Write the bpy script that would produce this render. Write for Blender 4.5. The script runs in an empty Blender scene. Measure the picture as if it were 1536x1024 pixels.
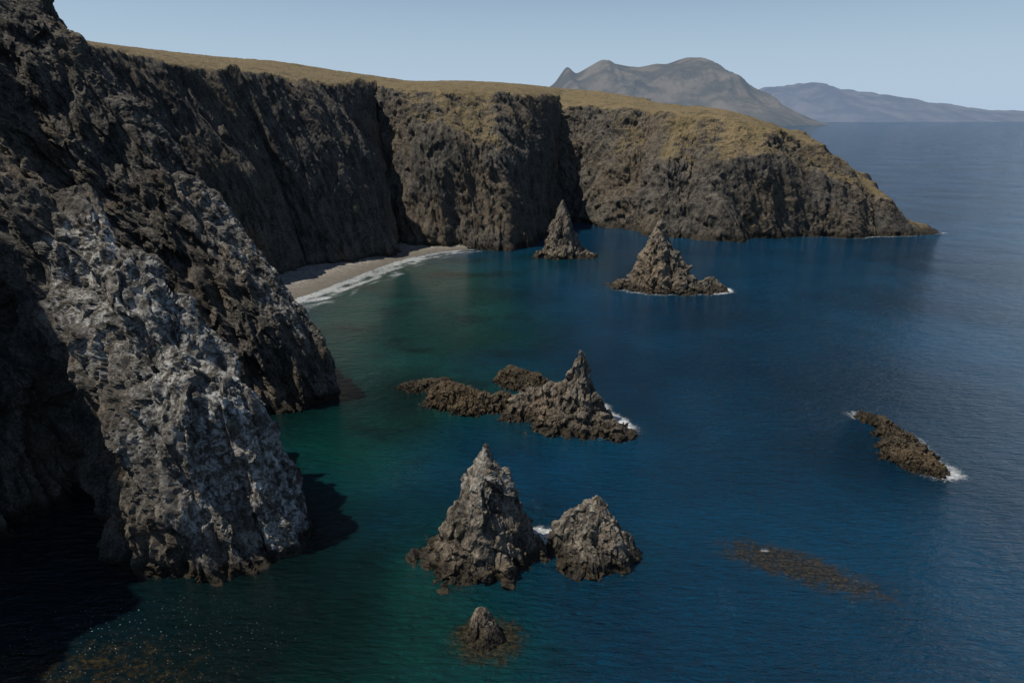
import bpy, math, random
import numpy as np
from mathutils import Vector, Matrix, kdtree
random.seed(4); rng = np.random.RandomState(11)
scene = bpy.context.scene
COL = scene.collection

# ------------------------------------------------------------ noise
PERM = rng.permutation(256); PERM = np.concatenate([PERM]*3)
GR = rng.normal(size=(256,3)); GR /= np.linalg.norm(GR,axis=1)[:,None]
def perlin(P):
    Pi = np.floor(P).astype(np.int64); F = P-Pi; Pi &= 255
    U = F*F*F*(F*(F*6-15)+10)
    def g(dx,dy,dz):
        h = PERM[PERM[PERM[Pi[:,0]+dx]+Pi[:,1]+dy]+Pi[:,2]+dz]
        G = GR[h]
        return G[:,0]*(F[:,0]-dx)+G[:,1]*(F[:,1]-dy)+G[:,2]*(F[:,2]-dz)
    u,v,w = U[:,0],U[:,1],U[:,2]
    L = lambda a,b,t: a+t*(b-a)
    x00=L(g(0,0,0),g(1,0,0),u); x10=L(g(0,1,0),g(1,1,0),u)
    x01=L(g(0,0,1),g(1,0,1),u); x11=L(g(0,1,1),g(1,1,1),u)
    return L(L(x00,x10,v),L(x01,x11,v),w)*1.5
def fbm(P,o=4,gain=.5,ridged=False):
    r=np.zeros(len(P)); a=1.; s=0.
    for i in range(o):
        n=perlin(P*(2.03**i)+i*17.3)
        if ridged: n=1-2*np.abs(n)
        r+=a*n; s+=a; a*=gain
    return r/s
def blocks(P):
    """cellular facets: each cell has its own offset and tilt"""
    Pi=np.floor(P).astype(np.int64); best=np.full(len(P),1e9); val=np.zeros(len(P))
    for dx in (-1,0,1):
        for dy in (-1,0,1):
            for dz in (-1,0,1):
                C=Pi+np.array([dx,dy,dz]); Ch=C&255
                h=PERM[PERM[PERM[Ch[:,0]]+Ch[:,1]]+Ch[:,2]]
                D=P-(C+.5+GR[h]*.45); d=(D*D).sum(1)
                G=GR[(h+77)&255]
                m=d<best
                val=np.where(m,GR[(h+31)&255][:,0]*.6+(D*G).sum(1)*.9,val)
                best=np.where(m,d,best)
    return val
def smooth(a,sig,axis):
    if sig<=0: return a
    r=int(3*sig)+1; k=np.exp(-.5*(np.arange(-r,r+1)/sig)**2); k/=k.sum()
    pad=[(0,0)]*a.ndim; pad[axis]=(r,r)
    b=np.pad(a,pad,mode='reflect',reflect_type='odd')
    out=np.zeros_like(a); n=a.shape[axis]
    for i,w in enumerate(k):
        sl=[slice(None)]*a.ndim; sl[axis]=slice(i,i+n); out+=w*b[tuple(sl)]
    return out
def resample(a,counts,axis):
    a=np.moveaxis(a,axis,0); out=[]
    for i,c in enumerate(counts):
        t=(np.arange(c)/c).reshape((-1,)+(1,)*(a.ndim-1))
        out.append(a[i][None]*(1-t)+a[i+1][None]*t)
    out.append(a[-1][None])
    return np.moveaxis(np.concatenate(out,0),0,axis)
def grid_normals(G):
    du=np.gradient(G,axis=1); dv=np.gradient(G,axis=0)
    n=np.cross(du,dv); n/=np.linalg.norm(n,axis=2)[...,None]+1e-9
    return n
def sstep(a,b,x):
    t=np.clip((x-a)/(b-a),0,1); return t*t*(3-2*t)
def segdist(P,a,b):
    a=np.array(a,float); b=np.array(b,float); d=b-a
    t=np.clip(((P-a)@d)/(d@d),0,1)
    return np.linalg.norm(P-a-t[:,None]*d,axis=1)
def mesh_grid(name,G,attrs=None,keep=None,flip=False,shade=True):
    nv,nu=G.shape[:2]
    idx=np.arange(nv*nu).reshape(nv,nu)
    q=np.stack([idx[:-1,:-1],idx[:-1,1:],idx[1:,1:],idx[1:,:-1]],-1).reshape(-1,4)
    if flip: q=q[:,::-1]
    V=G.reshape(-1,3)
    if keep is not None:
        k=keep.reshape(-1); q=q[k[q].any(1)]
        used=np.zeros(len(V),bool); used[q.reshape(-1)]=True
        remap=np.cumsum(used)-1; q=remap[q]; V=V[used]
        if attrs: attrs={a:b.reshape(-1)[used] for a,b in attrs.items()}
    me=bpy.data.meshes.new(name)
    me.vertices.add(len(V)); me.vertices.foreach_set('co',np.ascontiguousarray(V,dtype=np.float32).reshape(-1))
    me.loops.add(len(q)*4); me.loops.foreach_set('vertex_index',np.ascontiguousarray(q,dtype=np.int32).reshape(-1))
    me.polygons.add(len(q)); me.polygons.foreach_set('loop_start',np.arange(0,len(q)*4,4,dtype=np.int32))
    me.polygons.foreach_set('loop_total',np.full(len(q),4,dtype=np.int32))
    me.update(calc_edges=True); me.polygons.foreach_set('use_smooth',np.full(len(q),shade))
    if attrs:
        for a,b in attrs.items():
            at=me.attributes.new(a,'FLOAT','POINT'); at.data.foreach_set('value',np.ascontiguousarray(b.reshape(-1),dtype=np.float32))
    ob=bpy.data.objects.new(name,me); COL.objects.link(ob)
    return ob

# ------------------------------------------------------------ node helper
class NB:
    def __init__(s,name):
        s.m=bpy.data.materials.new(name); s.m.use_nodes=True
        s.t=s.m.node_tree; s.t.nodes.clear()
    def n(s,typ,ins=None,**kw):
        nd=s.t.nodes.new(typ)
        for k,v in kw.items(): setattr(nd,k,v)
        if ins:
            for k,v in ins.items():
                if isinstance(v,bpy.types.NodeSocket): s.t.links.new(v,nd.inputs[k])
                else: nd.inputs[k].default_value=v
        return nd
    def math(s,op,a,b=0.,c=0.,clamp=False):
        return s.n('ShaderNodeMath',{0:a,1:b,2:c},operation=op,use_clamp=clamp).outputs[0]
    def noise(s,vec,scale,detail=4,rough=.55,dist=0.):
        return s.n('ShaderNodeTexNoise',{'Vector':vec,'Scale':scale,'Detail':detail,'Roughness':rough,'Distortion':dist}).outputs['Fac']
    def mapr(s,v,a,b,c=0.,d=1.,smooth=True):
        return s.n('ShaderNodeMapRange',{'Value':v,'From Min':a,'From Max':b,'To Min':c,'To Max':d},interpolation_type='SMOOTHSTEP' if smooth else 'LINEAR').outputs[0]
    def mix(s,f,a,b,mode='MIX'):
        nd=s.n('ShaderNodeMix',data_type='RGBA',blend_type=mode)
        for i,v in ((0,f),(6,a),(7,b)):
            if isinstance(v,bpy.types.NodeSocket): s.t.links.new(v,nd.inputs[i])
            else: nd.inputs[i].default_value=v if i==0 else (v[0],v[1],v[2],1)
        return nd.outputs[2]
    def attr(s,n): return s.n('ShaderNodeAttribute',attribute_name=n).outputs['Fac']
    def scale(s,vec,v,rot=(0,0,0)):
        return s.n('ShaderNodeMapping',{'Vector':vec,'Scale':v,'Rotation':rot}).outputs[0]
    def out(s,sh): s.t.links.new(sh,s.n('ShaderNodeOutputMaterial').inputs['Surface'])

def rock_mat(name,dark,light,lichen=.3,grass=1.,gthr=.62,gcol=((.085,.067,.035),(.26,.20,.108)),g2=(.155,.12,.058),fs=1.,bump=.5,wet=1.5,lcol=(.40,.40,.38),lt=(.44,.57),gv=.7):
    b=NB(name); pos=b.n('ShaderNodeNewGeometry'); P=pos.outputs['Position']
    nz=b.n('ShaderNodeSeparateXYZ',{0:pos.outputs['Normal']}).outputs[2]
    z=b.n('ShaderNodeSeparateXYZ',{0:P}).outputs[2]
    mid=b.noise(P,.35*fs,8,.70,.4); fine=b.noise(P,2.6*fs,6,.75)
    st=b.noise(b.scale(P,(.6*fs,.6*fs,.08*fs),(.25,.25,0)),1.,7,.70,.6)
    f=b.math('ADD',b.math('MULTIPLY',mid,.45),b.math('MULTIPLY',st,.55))
    c=b.mix(b.mapr(f,.38,.62),dark,light)
    big=b.noise(P,.05*fs,4,.6)
    c=b.mix(b.mapr(big,.45,.65,0,.5),c,(light[0]*1.05,light[1]*.84,light[2]*.60))
    c=b.mix(b.mapr(fine,.36,.54,.65,0.),c,(dark[0]*.4,dark[1]*.4,dark[2]*.4))
    c=b.mix(b.mapr(fine,.54,.66,0.,.6),c,(light[0]*1.9,light[1]*1.85,light[2]*1.75))
    l2=b.noise(P,.9*fs,9,.78,.5)
    la=b.attr('pale')
    lf=b.math('MULTIPLY',b.math('ADD',la,b.mapr(big,.5,.75,0.,lichen*.5)),b.mapr(l2,lt[0],lt[1]),clamp=True)
    c=b.mix(lf,c,lcol)
    cv=b.attr('crease_shade')
    c=b.mix(b.math('MULTIPLY',cv,.78),c,(dark[0]*.35,dark[1]*.35,dark[2]*.35))  # crevice shade painted into the rock colour
    g=b.attr('slope'); gn=b.noise(P,.22*fs,6,.7)
    gg=b.math('ADD',b.math('MULTIPLY',g,.75),b.math('MULTIPLY',nz,.25))
    gg=b.math('ADD',gg,b.math('MULTIPLY',b.math('SUBTRACT',gn,.5),gv))
    gm=b.math('MULTIPLY',b.mapr(gg,gthr-.12,gthr+.12),grass)
    gc=b.mix(b.mapr(fine,.38,.62),gcol[0],gcol[1])
    gc=b.mix(b.mapr(big,.45,.62,0,.6),gc,g2)
    gc=b.mix(b.mapr(gn,.50,.64,0,.7),gc,(.055,.047,.024))
    c=b.mix(gm,c,gc)
    zz=b.math('ADD',z,b.math('MULTIPLY',b.math('SUBTRACT',mid,.5),-2.5))
    wf=b.mapr(zz,wet*.5,wet*1.3,.92,0.)
    c=b.mix(wf,c,b.mix(b.mapr(l2,.42,.6),(.008,.007,.006),(.042,.032,.017)))
    h=b.math('ADD',mid,b.math('MULTIPLY',fine,.42))
    h=b.math('ADD',h,b.math('MULTIPLY',st,.9))
    bp=b.n('ShaderNodeBump',{'Height':h,'Strength':1.,'Distance':bump})
    bs=b.n('ShaderNodeBsdfPrincipled',{'Base Color':c,'Roughness':b.mapr(zz,wet*.3,wet,.45,.92),'Normal':bp.outputs[0],'Specular IOR Level':.25})
    b.out(bs.outputs[0]); return b.m

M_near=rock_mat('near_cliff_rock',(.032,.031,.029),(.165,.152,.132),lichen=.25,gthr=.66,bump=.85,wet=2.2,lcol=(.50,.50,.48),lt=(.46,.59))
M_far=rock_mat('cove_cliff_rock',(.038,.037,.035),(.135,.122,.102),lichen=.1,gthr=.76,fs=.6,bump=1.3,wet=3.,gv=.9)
M_stack=rock_mat('sea_stack_rock',(.034,.030,.025),(.20,.174,.138),lichen=.25,grass=0.,bump=.45,wet=2.1,lcol=(.48,.47,.43),lt=(.46,.60))
M_reef=rock_mat('weedy_reef_rock',(.024,.020,.015),(.105,.085,.056),lichen=.05,grass=0.,bump=.35,wet=1.0)

shore_pts=[]
def add_shore(G):
    V=G.reshape(-1,3); m=np.abs(V[:,2])<.45
    shore_pts.append(V[m])

# ------------------------------------------------------------ lofted cliffs
def loft(name,cols,levcounts,res,sigU,sigV,mat,amp,flip=False,seed=0.,pale=None,veg=None,ribscale=16.,zs=.38,shear=.35,calm=None,shade=True):
    C=np.array(cols,float).transpose(1,0,2)     # levels, cols, 3
    seg=np.linalg.norm(np.diff(C[1:5],axis=1),axis=2).max(0)
    G=resample(C,[max(3,int(s/res)) for s in seg],1)
    G=resample(G,levcounts,0)
    G=smooth(G,sigU/res,1); G=smooth(G,sigV,0)
    N=grid_normals(G)
    if flip: N=-N
    sh=G.shape; P=G.reshape(-1,3); n=N.reshape(-1,3)
    sl=np.clip(n[:,2],0,1); steep=1-sstep(.70,.96,sl)
    Q=P.copy(); Q[:,0]+=shear*P[:,2]; Q[:,2]*=zs
    W=np.stack([fbm(Q/26+5,2),fbm(Q/26+9,2),fbm(Q/26+13,2)],1)*6
    r1=fbm((Q+W)/ribscale+seed,3,.45,True)
    rr=fbm((Q+W)/(ribscale*.42)+seed+50,2,.5,True)
    r2=fbm((P+W)/8.+seed+3,5,.5)
    r2b=fbm((Q+W)/4.6+seed+31,4,.6,True)
    b1=blocks((Q+W*.6)/4.2+seed)
    b2=blocks((Q*[1,1,1.6]+W*.3)/1.7+seed+7)
    fine=fbm(P/1.2+seed,4,.65)
    cal=calm(P) if calm else 1.
    d=cal*steep*(amp[0]*(r1-.35)+amp[1]*(.35*r2+1.*(rr-.3)+.7*r2b)+amp[2]*b1+amp[3]*b2)+amp[4]*fine*(.35+.65*steep)
    d+=(1-steep)*(.6*fbm(P/9.,3)+.4*fbm(P/2.,3))
    crease_shade=np.clip(1.3*sstep(.05,-.75,r2b)+1.2*sstep(-.05,-.7,rr)+.8*sstep(-.2,-.8,fine)+.5*sstep(-.2,-.6,b2),0,1)*(.25+.75*steep)
    P2=P+n*d[:,None]
    G2=P2.reshape(sh)
    at={'slope':sl+(veg(P2) if veg else 0),'crease_shade':crease_shade}
    at['pale']=pale(P2) if pale else np.zeros(len(P2))
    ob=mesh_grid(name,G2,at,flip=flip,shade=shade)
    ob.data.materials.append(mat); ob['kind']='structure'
    add_shore(G2)
    return ob,G2

def mkB(base,mid,rim,sky,back):
    bx,by=base; dx,dy=bx-mid[0],by-mid[1]; l=math.hypot(dx,dy)+1e-6
    foot=(bx+dx/l*3,by+dy/l*3,-7)
    return [foot,(bx,by,0),mid,rim,sky,back]
B=[
 mkB((-122,190),(-138,190,42),(-160,200,88),(-270,260,112),(-420,330,100)),
 mkB((-104,240),(-116,242,42),(-138,250,84),(-245,420,102),(-400,600,60)),
 mkB((-93,262),(-99,266,40),(-118,278,80),(-200,435,98),(-320,640,60)),
 mkB((-89,283),(-99,287,40),(-113,294,79),(-170,447,96),(-260,650,60)),
 mkB((-71,291),(-81,298,38),(-101,314,78),(-145,453,95),(-220,660,50)),
 mkB((-55,314),(-64,322,30),(-84,345,77),(-108,478,90),(-150,680,40)),
 mkB((-65,356),(-70,366,38),(-73,382,76.5),(-88,490,88),(-115,690,40)),
 mkB((-51,337),(-49,348,50),(-57,378,76),(-68,501,85),(-80,690,40)),
 mkB((-26,329),(-31,346,54),(-40,378,75.5),(-40,510,86),(-50,700,30)),
 mkB((0,326),(-5,343,42),(-14,388,74.5),(-14,548,87.5),(-10,710,20)),
 mkB((11,345),(9,371,42),(6,416,72.5),(15,575,87),(20,720,0)),
 mkB((24,424),(27,450,38),(29,480,67.5),(45,597,86),(60,720,-8)),
 mkB((39,426),(44,448,34),(54,470,68),(70,580,83),(90,700,-8)),
 mkB((54,401),(62,420,34),(76,455,68),(95,555,77),(120,660,-8)),
 mkB((66,388),(76,410,28),(89,448,65),(105,535,73),(130,630,-8)),
 mkB((74,366),(83,388,36),(99,430,64),(112,520,70),(140,600,-8)),
 mkB((90,360),(99,384,30),(112,422,62),(124,480,69),(150,560,-8)),
 mkB((104,349),(110,368,37),(124,402,60),(136,466,67),(157,545,-8)),
 mkB((122,354),(128,370,37),(140,398,56),(150,452,62),(165,530,-8)),
 mkB((156,366),(159,379,32),(166,400,48),(173,438,53),(185,500,-8)),
 mkB((183,364),(184,375,23),(185,400,39),(191,428,38),(203,475,-8)),
 mkB((194,370),(193,381,20),(193,402,34.5),(198,424,31),(208,465,-8)),
 mkB((204,365),(203,374,17),(200,400,30),(205,418,26),(212,455,-8)),
 mkB((216,368),(213,378,9),(208,398,17),(213,410,14),(221,440,-8)),
 mkB((226,372),(225,380,4),(222,393,6.5),(225,402,5),(230,425,-8)),
 mkB((235,375),(234,380,2.4),(233,385,2.8),(234,390,1.7),(238,405,-8)),
 mkB((243,379),(242,382,-6),(242,384,-7),(242,388,-8),(243,396,-9)),
]
def calmB(P): return 1-.55*sstep(180,215,P[:,0])
def vegB(P): return .10*sstep(85,120,P[:,0])*sstep(38,52,P[:,2])
obB,GB=loft('cliff',B,[10,80,90,70,30],.56,2.8,7.,M_far,(7.,2.1,1.2,.5,.35),seed=2.,ribscale=31.,zs=.16,shear=.36,calm=calmB,veg=vegB)

def mkA(base,*lv):
    bx,by=base; dx,dy=bx-lv[0][0],by-lv[0][1]; l=math.hypot(dx,dy)+1e-6
    return [(bx+dx/l*2,by+dy/l*2,-6),(bx,by,0)]+list(lv)
A=[
 mkA((-120,212),(-128,205,20),(-138,200,45),(-150,195,70),(-168,190,92),(-230,190,108)),
 mkA((-84,182),(-92,182,20),(-104,183,45),(-120,184,70),(-142,184,92),(-215,185,108)),
 mkA((-55,158),(-64,160,20),(-82,166,45),(-98,172,68),(-118,178,88),(-205,180,108)),
 mkA((-37,142),(-43,145,21),(-64,153,46),(-84,160,68),(-103,167,88),(-200,172,108)),
 mkA((-42,134),(-50,138,20),(-69,146,45),(-88,153,68),(-106,160,90),(-200,165,110)),
 mkA((-60,128),(-76,134,20),(-92,141,43),(-102,148,66),(-114,153,91),(-200,155,110)),
 mkA((-64,117),(-86,123,20),(-101,129,41),(-108,136,64),(-115,143,92),(-200,145,110)),
 mkA((-48,103),(-64,109,20),(-83,118,40),(-98,128,62),(-111,138,92),(-200,140,110)),
 mkA((-28,90),(-37,96,22),(-60,109,43),(-87,122,59),(-107,134,92),(-200,135,110)),
 mkA((-31,80),(-38,87,24),(-60,103,44),(-89,116,59),(-108,126,92),(-200,128,110)),
 mkA((-42,75),(-46,84,23),(-64,99,41),(-93,110,59),(-108,117,92),(-200,118,110)),
 mkA((-55,78),(-58,87,21),(-72,100,37),(-95,107,59),(-107,110,92),(-200,106,110)),
 mkA((-70,101),(-75,104,20),(-88,109,40),(-96,108,64),(-105,105,92),(-200,98,110)),
 mkA((-76,84),(-78,86,20),(-83,88,42),(-90,88,66),(-99,89,92),(-200,88,110)),
 mkA((-80,60),(-82,62,20),(-86,64,42),(-93,66,66),(-102,68,92),(-200,66,110)),
 mkA((-83,32),(-86,33,20),(-90,34,42),(-97,35,66),(-106,36,92),(-200,36,110)),
 mkA((-88,0),(-91,0,20),(-96,0,42),(-102,0,66),(-112,0,92),(-200,0,110)),
]
def paleA(P):
    d=segdist(P,(-60,104,40),(-34,86,10))
    g=1.15*(1-sstep(4,16,d+5*fbm(P/7,3)))
    d=segdist(P,(-66,148,44),(-46,144,18))
    g+=.75*(1-sstep(1,9,d+4*fbm(P/6+7,3)))
    g*=.2+1.5*np.clip(.45+fbm(P/np.array([3.5,3.5,11.]),3),0,1)
    return np.clip(g,0,1)
def vegA(P):
    return .40*sstep(42,54,P[:,2]+6*fbm(P/12,3))-.18*(1-sstep(28,44,P[:,2]))
obA,GA=loft('headland',A,[12,80,90,85,80,40],.28,1.4,4.,M_near,(3.4,2.1,1.1,.5,.40),seed=8.,pale=paleA,veg=vegA,ribscale=15.,zs=.34,shear=.45,shade=False)

# ------------------------------------------------------------ sea stacks and reef rocks
def stack(name,prims,mat,res,label,cat,dispa=(1.,.7,.35,.2),seed=0.,pale=0.,group=None):
    xs=[p[0][0] for p in prims]+[p[1][0] for p in prims]; ys=[p[0][1] for p in prims]+[p[1][1] for p in prims]
    m=max(p[3] for p in prims)*1.5+1
    X,Y=np.meshgrid(np.arange(min(xs)-m,max(xs)+m,res),np.arange(min(ys)-m,max(ys)+m,res))
    Pxy=np.stack([X.ravel(),Y.ravel(),np.zeros(X.size)],1)
    wx=fbm(Pxy/5+seed,4)*1.6; wy=fbm(Pxy/5+seed+40,4)*1.6
    sc=dispa[0]
    x=X.ravel()+wx*sc; y=Y.ravel()+wy*sc
    h=np.full(x.size,-6.)
    for (p0,p1,H,w,q) in prims:
        ax,ay=p0;bx,by=p1; dx,dy=bx-ax,by-ay; L=dx*dx+dy*dy
        t=np.clip(((x-ax)*dx+(y-ay)*dy)/L,0,1) if L>0 else np.zeros(x.size)
        ex,ey=x-ax-t*dx,y-ay-t*dy
        an=np.arctan2(ey,ex); d=np.hypot(ex,ey)
        d=d*(1+.14*np.abs(np.sin(an*2.5+seed*1.7+ax))+.06*np.sin(an*7+seed)-.06)  # ribbed, faceted plan
        H0,H1=H if isinstance(H,tuple) else (H,H)
        Hh=H0+(H1-H0)*t
        hh=Hh*(1-(d/w)**q); hh=np.where(d>w,-(d-w)*.9,hh)
        h=np.maximum(h,hh)
    Hm=h.max()
    G=np.stack([X.ravel(),Y.ravel(),h],1).reshape(X.shape+(3,))
    N=grid_normals(smooth(smooth(G,2.,0),2.,1)).reshape(-1,3)
    N=np.where(N[:,2:3]<0,-N,N)
    P=G.reshape(-1,3); sS=max(.5,min(2.,Hm/9))
    Qs=P*np.array([1,1,.30]); Qs[:,0]+=.25*P[:,2]
    b1=blocks(Qs/(2.1*sS)+seed); b2=blocks(Qs*[1,1,1.8]/(.75*sS)+seed+3)
    rr=fbm(Qs/(2.2*sS)+seed,4,.55,True); r3=fbm(P*[1,1,.5]/(.9*sS)+seed+9,3,.55,True)
    fn=fbm(P/.5+seed,4,.65)
    att=sstep(-6,-.5,P[:,2])
    tipf=.4+.6*sstep(0,.4,1-P[:,2]/Hm)
    d=sS*att*tipf*(dispa[1]*b1+dispa[2]*b2+dispa[1]*1.2*(rr-.35)+dispa[3]*(.9*r3+.5*fn))
    crease_shade=np.clip(1.4*sstep(.1,-.7,rr)+1.1*sstep(0,-.7,r3)+.6*sstep(-.1,-.6,b2),0,1)
    P=P+N*d[:,None]
    G2=P.reshape(G.shape)
    pl=np.clip(sstep(.25,.8,P[:,2]/Hm)*pale,0,1)
    ob=mesh_grid(name,G2,{'slope':np.zeros(len(P)),'pale':pl,'crease_shade':crease_shade},keep=(P[:,2]>-2.5),shade=False)
    ob.data.materials.append(mat)
    c=Vector((sum(xs)/len(xs),sum(ys)/len(ys),0)); ob.data.transform(Matrix.Translation(-c)); ob.location=c
    ob['label']=label; ob['category']=cat
    if group: ob['group']=group
    add_shore(G2)
    return ob
def P1(x,y,H,w,q=1.): return ((x,y),(x,y),H,w,q)
def SG(x0,y0,x1,y1,H,w,q=1.): return ((x0,y0),(x1,y1),H,w,q)
gs='sea stacks rising from the cove'; gr='low rocks breaking the sea surface'
DS=(.6,.55,.36,.24)
stack('sea_stack',[P1(23,312,25.5,9.4,.95),P1(25.5,311,13,8.2,1),SG(15,309,34,307,2.2,4,1.5)],M_stack,.3,'slender pointed brown sea stack near the cliff foot','sea stack',DS,seed=1.,group=gs)
stack('sea_stack',[P1(54,250,25.8,10.7,.95),P1(49,250,13,6.5,1.),P1(60.5,247.5,12,9.,1.1),P1(57.5,249,17,8.,1.05),SG(41,250,52,243,2.,4,1.5),SG(60,243,73,245,3.2,5.5,1.5)],M_stack,.22,'tall pointed sea stack with rubble skirt and white surf','sea stack',DS,seed=2.,pale=.2,group=gs)
stack('sea_stack',[P1(14.2,131,15.4,4.6,1.),P1(12.2,131.5,9.,3.9,1.1),SG(11,131.5,3,134.5,(7.6,4.2),5.,1.3),SG(14,130,20.2,125,(6.4,2.),4.,1.2),P1(16.4,129,6.6,4.2,1.2),SG(8,127.5,14,125,3.,3.6,1.4)],M_stack,.13,'jagged sea stack with spire on a long rock base','sea stack',(.8,.55,.36,.26),seed=3.,pale=.2,group=gs)
stack('sea_stack',[P1(-3.7,86,17.4,7.1,1.0),P1(-1.0,85.5,9.,5.3,1.15),P1(-4.8,84,9.4,5.7,1.1),SG(-9.8,84.3,-7,80.8,(3.4,3.4),3.6,1.5),P1(-2.,82.,4.5,4.2,1.4)],M_stack,.095,'large pyramid sea stack with pale guano streaked summit','sea stack',(.3,.40,.32,.22),seed=14.,pale=.6,group=gs)
stack('sea_stack',[P1(11.6,86,8.,5.5,1.7),P1(8.9,86,6.2,3.6,1.8),P1(13.2,84,5.4,4.5,1.8),P1(10.2,82.9,3.6,3.9,1.7),P1(11.9,86.3,8.7,3.5,1.5)],M_stack,.09,'squat domed brown sea rock with knobbly crest','sea stack',(.45,.46,.34,.22),seed=5.,pale=.35,group=gs)
stack('sea_rock',[P1(-3.7,68.3,3.9,1.9,1.9),P1(-3.1,67.6,2.5,2.0,1.8),P1(-4.4,67.5,1.1,1.5,1.6)],M_stack,.045,'small rounded brown rock ringed by submerged kelp','rock',(.2,.32,.26,.16),seed=6.,group=gr)
stack('sea_rock',[SG(-14.5,140,-8,138.5,(5.,3.8),4.9,1.4),P1(-9.5,136.3,3.,3.8,1.5),SG(-4.4,137.3,-1.6,138,3.,3.2,1.5)],M_reef,.13,'broad low kelp-browned rock beside the spired stack','rock',(1.5,.9,.5,.3),seed=7.,group=gr)
stack('sea_rock',[SG(0,153,6,149,(4.2,3.2),4.0,1.4)],M_reef,.13,'low lumpy brown rock behind the spired stack','rock',(1.4,.9,.5,.3),seed=8.,group=gr)
stack('sea_rock',[SG(-24,149,-16,150,(1.2,2.2),2.6,1.4)],M_reef,.13,'flat brown rock ledge barely above the water','rock',(1.4,.8,.5,.3),seed=9.,group=gr)
stack('sea_rock',[SG(75,132,76,127,(.8,1.4),1.7,1.3),SG(75.2,124,77,121,(1.4,1.6),2.0,1.3),P1(73.5,118,2.2,2.8,1.3),P1(75.6,115,2.5,3.0,1.2),P1(73.4,112,2.6,3.2,1.2),P1(75.2,109.8,1.6,2.4,1.2),P1(71.4,115,1.4,2.2,1.2)],M_reef,.10,'long low jagged brown reef rock edged by surf','rock',(1.1,1.,.6,.4),seed=10.,group=gr)

# ------------------------------------------------------------ beach
back=[(-112,215),(-104,240),(-97,268),(-86,292),(-67,317),(-64,348),(-42,340),(-24,333)]
edge=[(-84,205),(-79,225),(-71,243),(-65,261),(-56,287),(-47,305),(-37,319),(-22,328)]
bk=[(x-8,y+4,3.4) for x,y in back]; bm=[(x+4,y,2.4) for x,y in back]; be=[(x,y,.1) for x,y in edge]; bo=[(x+12,y-6,-2.6) for x,y in edge]
C=np.array([bk,bm,be,bo],float)
G=resample(C,[30]*7,1); G=resample(G,[14,26,14],0); G=smooth(smooth(G,6,1),2.5,0)
G[...,2]+=.25*fbm(G.reshape(-1,3)/7,3).reshape(G.shape[:2])
ob=mesh_grid('beach',G,flip=grid_normals(G)[20,50][2]<0); ob['kind']='structure'
b=NB('beach_sand'); P=b.n('ShaderNodeNewGeometry').outputs['Position']; z=b.n('ShaderNodeSeparateXYZ',{0:P}).outputs[2]
n1=b.noise(P,.4,6,.7)
c=b.mix(b.mapr(n1,.35,.65),(.14,.128,.112),(.26,.24,.208))
c=b.mix(b.mapr(b.noise(P,1.3,4),.50,.60,0,.75),c,(.055,.05,.042))
c=b.mix(b.mapr(z,.3,1.5,.8,0),c,(.08,.07,.056))
bs=b.n('ShaderNodeBsdfPrincipled',{'Base Color':c,'Roughness':.85,'Normal':b.n('ShaderNodeBump',{'Height':n1,'Distance':.3}).outputs[0]})
b.out(bs.outputs[0]); ob.data.materials.append(b.m)

# ------------------------------------------------------------ sea
def axis(segs):
    o=[]
    for a,b_,s in segs: o+=list(np.arange(a,b_,s))
    return np.array(o)
def grow(start,end,n): return list(np.sign(end)*np.geomspace(abs(start),abs(end),n))
xs=np.array(grow(-132,-60000,26)[::-1]+list(axis([(-130,-60,1.),(-60,92,.6),(92,262,1.)]))+grow(263,60000,26))
ys=np.array(grow(-60,-3000,8)[::-1]+list(axis([(-50,50,5),(50,165,.6),(165,455,1.)]))+grow(456,70000,34))
X,Y=np.meshgrid(xs,ys); PX=np.stack([X.ravel(),Y.ravel(),np.zeros(X.size)],1)
S=np.concatenate(shore_pts); S=S[(S[:,0]>-135)&(S[:,0]<265)&(S[:,1]<460)]
key=np.unique(np.round(S[:,:2]/.5).astype(int),axis=0)*.5
kd=kdtree.KDTree(len(key))
for i,(a,c_) in enumerate(key): kd.insert((a,c_,0),i)
kd.balance()
D=np.full(len(PX),60.)
inn=np.where((PX[:,0]>-132)&(PX[:,0]<264)&(PX[:,1]>40)&(PX[:,1]<456))[0]
for i in inn: D[i]=min(60.,kd.find((PX[i,0],PX[i,1],0))[2])
def blob(x,y,rx,ry,rot=0):
    dx=PX[:,0]-x; dy=PX[:,1]-y; c_,s_=math.cos(rot),math.sin(rot)
    return np.exp(-(((dx*c_+dy*s_)/rx)**2+((-dx*s_+dy*c_)/ry)**2))
wgt=.16+blob(20,129,6,8)*.8+blob(20,138,5,5)*1.+blob(52,243,20,9)*.6+blob(74,244,8,6)*1.+blob(5,88,2.,3)*1.1+blob(77,109,6,5)*.6+blob(73,134,4,4)*.55+blob(200,362,50,10)*.6+blob(240,375,12,8)*.5+blob(-14,134,8,3)*.2+blob(110,350,30,8)*.3+blob(79,120,4,6)*.5
foam=np.clip(1.1-D/3.8,0,1)*np.clip(wgt,0,1.1)
foam+=.6*blob(4.3,90.,2.6,2.2)+.5*blob(20.2,139,2.4,4.)+.5*blob(22.3,129.5,2.,4.5,.4)+.5*blob(76,246,6,2.5)+.25*blob(79,108,5,3)+1.1*blob(37,85.6,.9,.5)
foam=np.clip(foam,0,1.1)
E=np.array(edge,float); dW=np.full(len(PX),1e9)
for a,b_ in zip(E[:-1],E[1:]):
    d=b_-a; t=np.clip(((PX[:,:2]-a)@d)/(d@d),0,1); q=a+t[:,None]*d
    dW=np.minimum(dW,np.hypot(*(PX[:,:2]-q).T))
wob=fbm(PX/18+3,3)*8+fbm(PX/5,3)*2.
n0=fbm(PX/6+21,3,.6)
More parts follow.
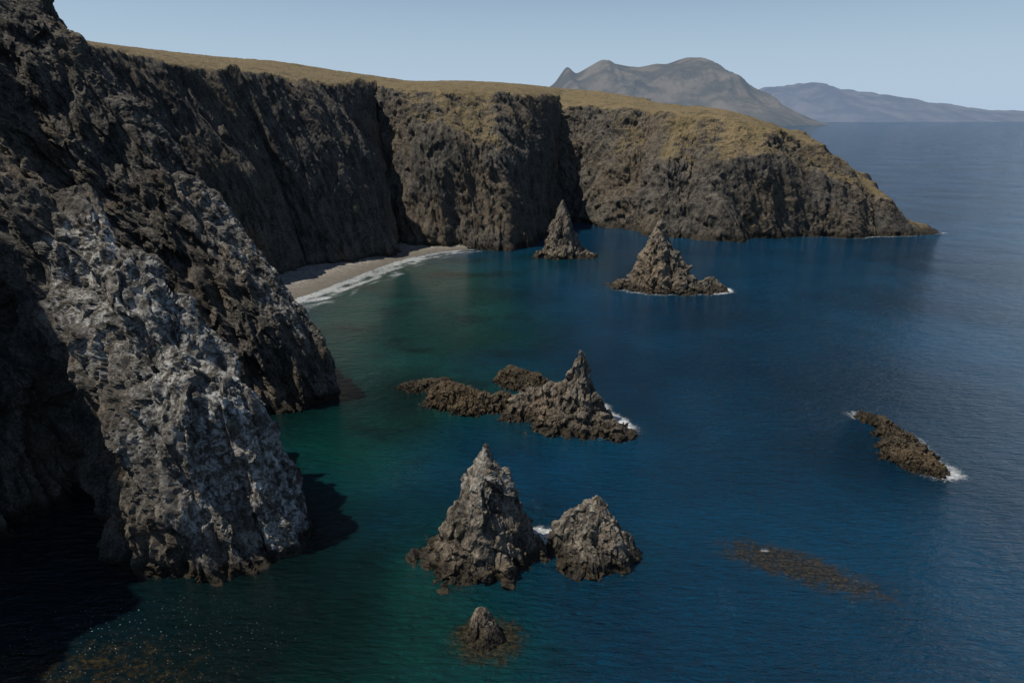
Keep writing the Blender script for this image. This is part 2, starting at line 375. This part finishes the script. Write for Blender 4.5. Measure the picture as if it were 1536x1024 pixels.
surf=1.05*np.exp(-((dW-2.-wob*.35)/2.6)**2)*(.75+.6*n0)+.9*np.exp(-((dW-8.-wob*.7)/2.)**2)*(.35+.7*sstep(-.3,.4,n0))+.55*np.exp(-((dW-13.5-wob)/1.5)**2)*sstep(-.25,.3,fbm(PX/14+9,3))
surf+=.5*np.exp(-((dW-5.)/5.)**2)*(.45+1.2*n0)
surf=np.clip(surf*(1.-.5*sstep(295,330,PX[:,1])),0,1)
sh=1.05*blob(-45,250,34,62,.35)+.75*blob(-28,195,38,60)+.75*blob(-32,125,24,45)+.62*blob(-20,68,20,18)+.25*blob(-5,60,26,14)+.4*blob(0,290,55,30)
sh+=.2*np.clip(1-D/9,0,1)
sh=np.clip(sh*(1+.5*fbm(PX/25,4)),0,1)
kelp=.72*blob(40,82,11,4.2,-.6)+.38*blob(47,77,14,6,-.5)+.3*blob(33,84,9,5)+.95*np.clip(1-np.hypot((PX[:,0]+2.4)/1.3,PX[:,1]-67.)/6.,0,1)+.65*blob(-50,62,26,9)+.45*blob(-15,190,8,4)+.4*blob(0,240,18,6)+.35*blob(-25,275,20,10)+.4*np.clip(1-D/3.,0,1)*(PX[:,1]<160)
dark=np.clip(.95*blob(-60,72,30,16)+.6*blob(-42,66,26,12)+.6*np.clip(1-D/22,0,1)*(PX[:,1]<165)*sstep(-12,-22,PX[:,0])+.75*blob(-26,176,6,2.6)+.4*blob(-12,244,12,5)+.6*blob(-18,270,22,6)+.45*blob(-40,236,10,6)+.3*blob(0,128,14,5),0,1)  # weed and reef patches, plus shade painted along the left shore
sea=mesh_grid('sea',PX.reshape(X.shape+(3,)),{'foam':foam,'surf':surf,'shallow':sh,'kelp':np.clip(kelp,0,1),'weedbed_shade':dark,'glint':np.clip(blob(-47,67,22,10),0,1)})
sea['kind']='structure'
b=NB('sea_water'); g=b.n('ShaderNodeNewGeometry'); P=g.outputs['Position']
fo=b.attr('foam'); sa=b.attr('shallow'); ka=b.attr('kelp'); da=b.attr('weedbed_shade'); su=b.attr('surf')
pn=b.noise(P,.012,3,.6)
c=b.mix(b.mapr(pn,.35,.65),(.0014,.026,.058),(.0022,.046,.100))
c=b.mix(b.mapr(b.math('ADD',sa,b.math('MULTIPLY',b.math('SUBTRACT',b.noise(P,.05,4),.5),.35)),.05,.95),c,(.0028,.045,.040))
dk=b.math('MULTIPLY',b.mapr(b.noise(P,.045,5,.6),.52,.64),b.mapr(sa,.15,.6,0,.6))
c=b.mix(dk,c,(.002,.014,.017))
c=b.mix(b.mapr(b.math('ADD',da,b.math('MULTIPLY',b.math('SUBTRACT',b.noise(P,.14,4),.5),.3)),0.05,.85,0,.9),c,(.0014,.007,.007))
kn=b.noise(P,.55,7,.7,.5)
kf=b.math('MULTIPLY',b.mapr(b.math('ADD',b.math('MULTIPLY',ka,.45),b.math('MULTIPLY',kn,.8)),.56,.84),b.mapr(ka,0.02,.6,0,.8))
c=b.mix(kf,c,b.mix(b.mapr(b.noise(P,1.8,5,.7),.42,.60),(.010,.013,.009),(.080,.052,.018)))
fn=b.noise(P,1.3,9,.8,.6)
ff=b.math('ADD',b.math('MULTIPLY',fo,.5),b.math('MULTIPLY',fn,1.))
fm=b.math('MULTIPLY',b.mapr(ff,.72,1.04),b.mapr(fo,.02,.2))
fl=b.math('MULTIPLY',b.mapr(b.noise(P,4.2,2,.6),.68,.73,0,.8),b.mapr(b.attr('glint'),.2,.8))  # sun glitter painted as white flecks in the water colour
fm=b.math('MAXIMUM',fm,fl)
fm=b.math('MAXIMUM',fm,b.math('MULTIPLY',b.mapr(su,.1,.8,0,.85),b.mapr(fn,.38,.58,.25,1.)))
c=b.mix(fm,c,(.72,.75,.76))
w1=b.noise(b.scale(P,(.42,1.35,1),(0,0,.22)),1.,5,.66,.35)
w2=b.noise(b.scale(P,(.20,.62,1),(0,0,.5)),1.,4,.6,.3)
w3=b.noise(b.scale(P,(.02,.08,1),(0,0,.25)),1.,3,.5)
hh=b.math('ADD',b.math('MULTIPLY',w1,2.8),b.math('MULTIPLY',w2,4.2)); hh=b.math('ADD',hh,b.math('MULTIPLY',w3,2.0))
hh=b.math('MULTIPLY',hh,b.mapr(b.noise(P,.02,3),.3,.7,.5,1.3))
bp=b.n('ShaderNodeBump',{'Height':hh,'Strength':1.,'Distance':.85})
bs=b.n('ShaderNodeBsdfPrincipled',{'Base Color':c,'Roughness':b.mapr(fm,0,1,.04,.8),'IOR':1.333,'Normal':bp.outputs[0]})
b.out(bs.outputs[0]); sea.data.materials.append(b.m)

# ------------------------------------------------------------ distant islands
def island(name,sky,y0,wf,wb,rescale,mat,ridge,jag):
    sx=np.array([s[0] for s in sky],float); sz=np.array([s[1] for s in sky],float)
    X=np.linspace(sx[0],sx[-1],480); V=np.concatenate([np.linspace(-1,0,130),np.linspace(0,1,50)[1:]])
    XX,VV=np.meshgrid(X,V)
    H=np.interp(X,sx,sz); H=smooth(H,3,0)
    H=H+H.max()*jag*fbm(np.stack([X/rescale*2.2,X*0+3.3,X*0],1),5,.6)*np.clip(H/H.max()*3,0,1)
    a=np.abs(VV); prof=(1-a**1.3)*(.75+.25*(1-a))
    YY=y0+np.where(VV<0,VV*wf,VV*wb)*(.35+.65*np.clip(H/H.max(),0,1))[None]
    Q=np.stack([XX.ravel(),YY.ravel()*.4,np.zeros(XX.size)],1)/rescale
    W=fbm(Q*.6,3)[:,None]*.8
    n=fbm(Q+W,6,.5,True).reshape(XX.shape)
    k=np.clip(a*2.2,0,1)*(1-a*.4)
    Z=H[None]*prof*(1+k*ridge*(n-.45))
    Z=np.where(a>.985,-20,Z)
    ob=mesh_grid(name,np.stack([XX,YY,Z],-1)); ob.data.materials.append(mat); ob['kind']='structure'
    return ob
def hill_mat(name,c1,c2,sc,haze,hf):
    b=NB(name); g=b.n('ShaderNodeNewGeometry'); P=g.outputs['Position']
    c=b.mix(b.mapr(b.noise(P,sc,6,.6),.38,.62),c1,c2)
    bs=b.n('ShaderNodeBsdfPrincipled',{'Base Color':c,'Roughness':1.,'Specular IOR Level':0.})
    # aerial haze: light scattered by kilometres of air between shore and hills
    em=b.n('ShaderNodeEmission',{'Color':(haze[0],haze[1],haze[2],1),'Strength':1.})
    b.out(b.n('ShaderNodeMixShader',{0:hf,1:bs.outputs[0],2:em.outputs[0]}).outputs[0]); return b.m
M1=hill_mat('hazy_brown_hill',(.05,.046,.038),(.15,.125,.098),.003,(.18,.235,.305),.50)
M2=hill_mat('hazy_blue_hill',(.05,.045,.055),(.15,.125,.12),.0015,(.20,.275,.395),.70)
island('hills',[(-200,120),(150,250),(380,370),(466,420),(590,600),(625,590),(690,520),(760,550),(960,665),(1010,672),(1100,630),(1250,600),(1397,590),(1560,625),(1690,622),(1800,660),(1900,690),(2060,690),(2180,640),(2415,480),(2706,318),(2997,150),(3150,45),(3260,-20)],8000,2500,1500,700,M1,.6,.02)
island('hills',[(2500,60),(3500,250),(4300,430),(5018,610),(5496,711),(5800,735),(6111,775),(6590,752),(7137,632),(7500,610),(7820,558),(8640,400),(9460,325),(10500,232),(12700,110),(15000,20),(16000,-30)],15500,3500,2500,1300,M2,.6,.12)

# ------------------------------------------------------------ light, sky, camera
el=math.radians(60); az=math.radians(-94)
sv=Vector((math.sin(az)*math.cos(el),math.cos(az)*math.cos(el),math.sin(el)))
sl=bpy.data.lights.new('sun','SUN'); sl.energy=5.; sl.angle=math.radians(.5); sl.color=(1,.92,.80)
sl.energy=5.0
so=bpy.data.objects.new('sun',sl); COL.objects.link(so); so.rotation_euler=sv.to_track_quat('Z','Y').to_euler(); so.location=(0,0,300)
w=bpy.data.worlds.new('World'); scene.world=w; w.use_nodes=True
nt=w.node_tree; bg=nt.nodes['Background']
sk=nt.nodes.new('ShaderNodeTexSky'); sk.sky_type='NISHITA'; sk.sun_disc=False; sk.sun_elevation=el; sk.sun_rotation=az
sk.air_density=1.; sk.dust_density=.4; sk.ozone_density=2.; sk.altitude=50
tc=nt.nodes.new('ShaderNodeTexCoord'); sp=nt.nodes.new('ShaderNodeSeparateXYZ'); nt.links.new(tc.outputs['Generated'],sp.inputs[0])
mr=nt.nodes.new('ShaderNodeMapRange'); mr.interpolation_type='SMOOTHSTEP'
mr.inputs[1].default_value=-.02; mr.inputs[2].default_value=.26; mr.inputs[3].default_value=.95; mr.inputs[4].default_value=0.
nt.links.new(sp.outputs[2],mr.inputs[0])
mx=nt.nodes.new('ShaderNodeMix'); mx.data_type='RGBA'
ST=.085
nt.links.new(mr.outputs[0],mx.inputs[0]); nt.links.new(sk.outputs[0],mx.inputs[6])
for i,k in enumerate((.43,.565,.73)): mx.inputs[7].default_value[i]=k/ST
nt.links.new(mx.outputs[2],bg.inputs[0]); bg.inputs[1].default_value=ST
cam=bpy.data.cameras.new('camera'); cam.lens=24; cam.sensor_width=36; cam.clip_start=.5; cam.clip_end=200000
co=bpy.data.objects.new('camera',cam); COL.objects.link(co); co.location=(0,0,60); co.rotation_euler=(math.radians(90-18.07),0,0)
scene.camera=co
scene.view_settings.view_transform='Standard'; scene.view_settings.look='None'; scene.view_settings.exposure=0
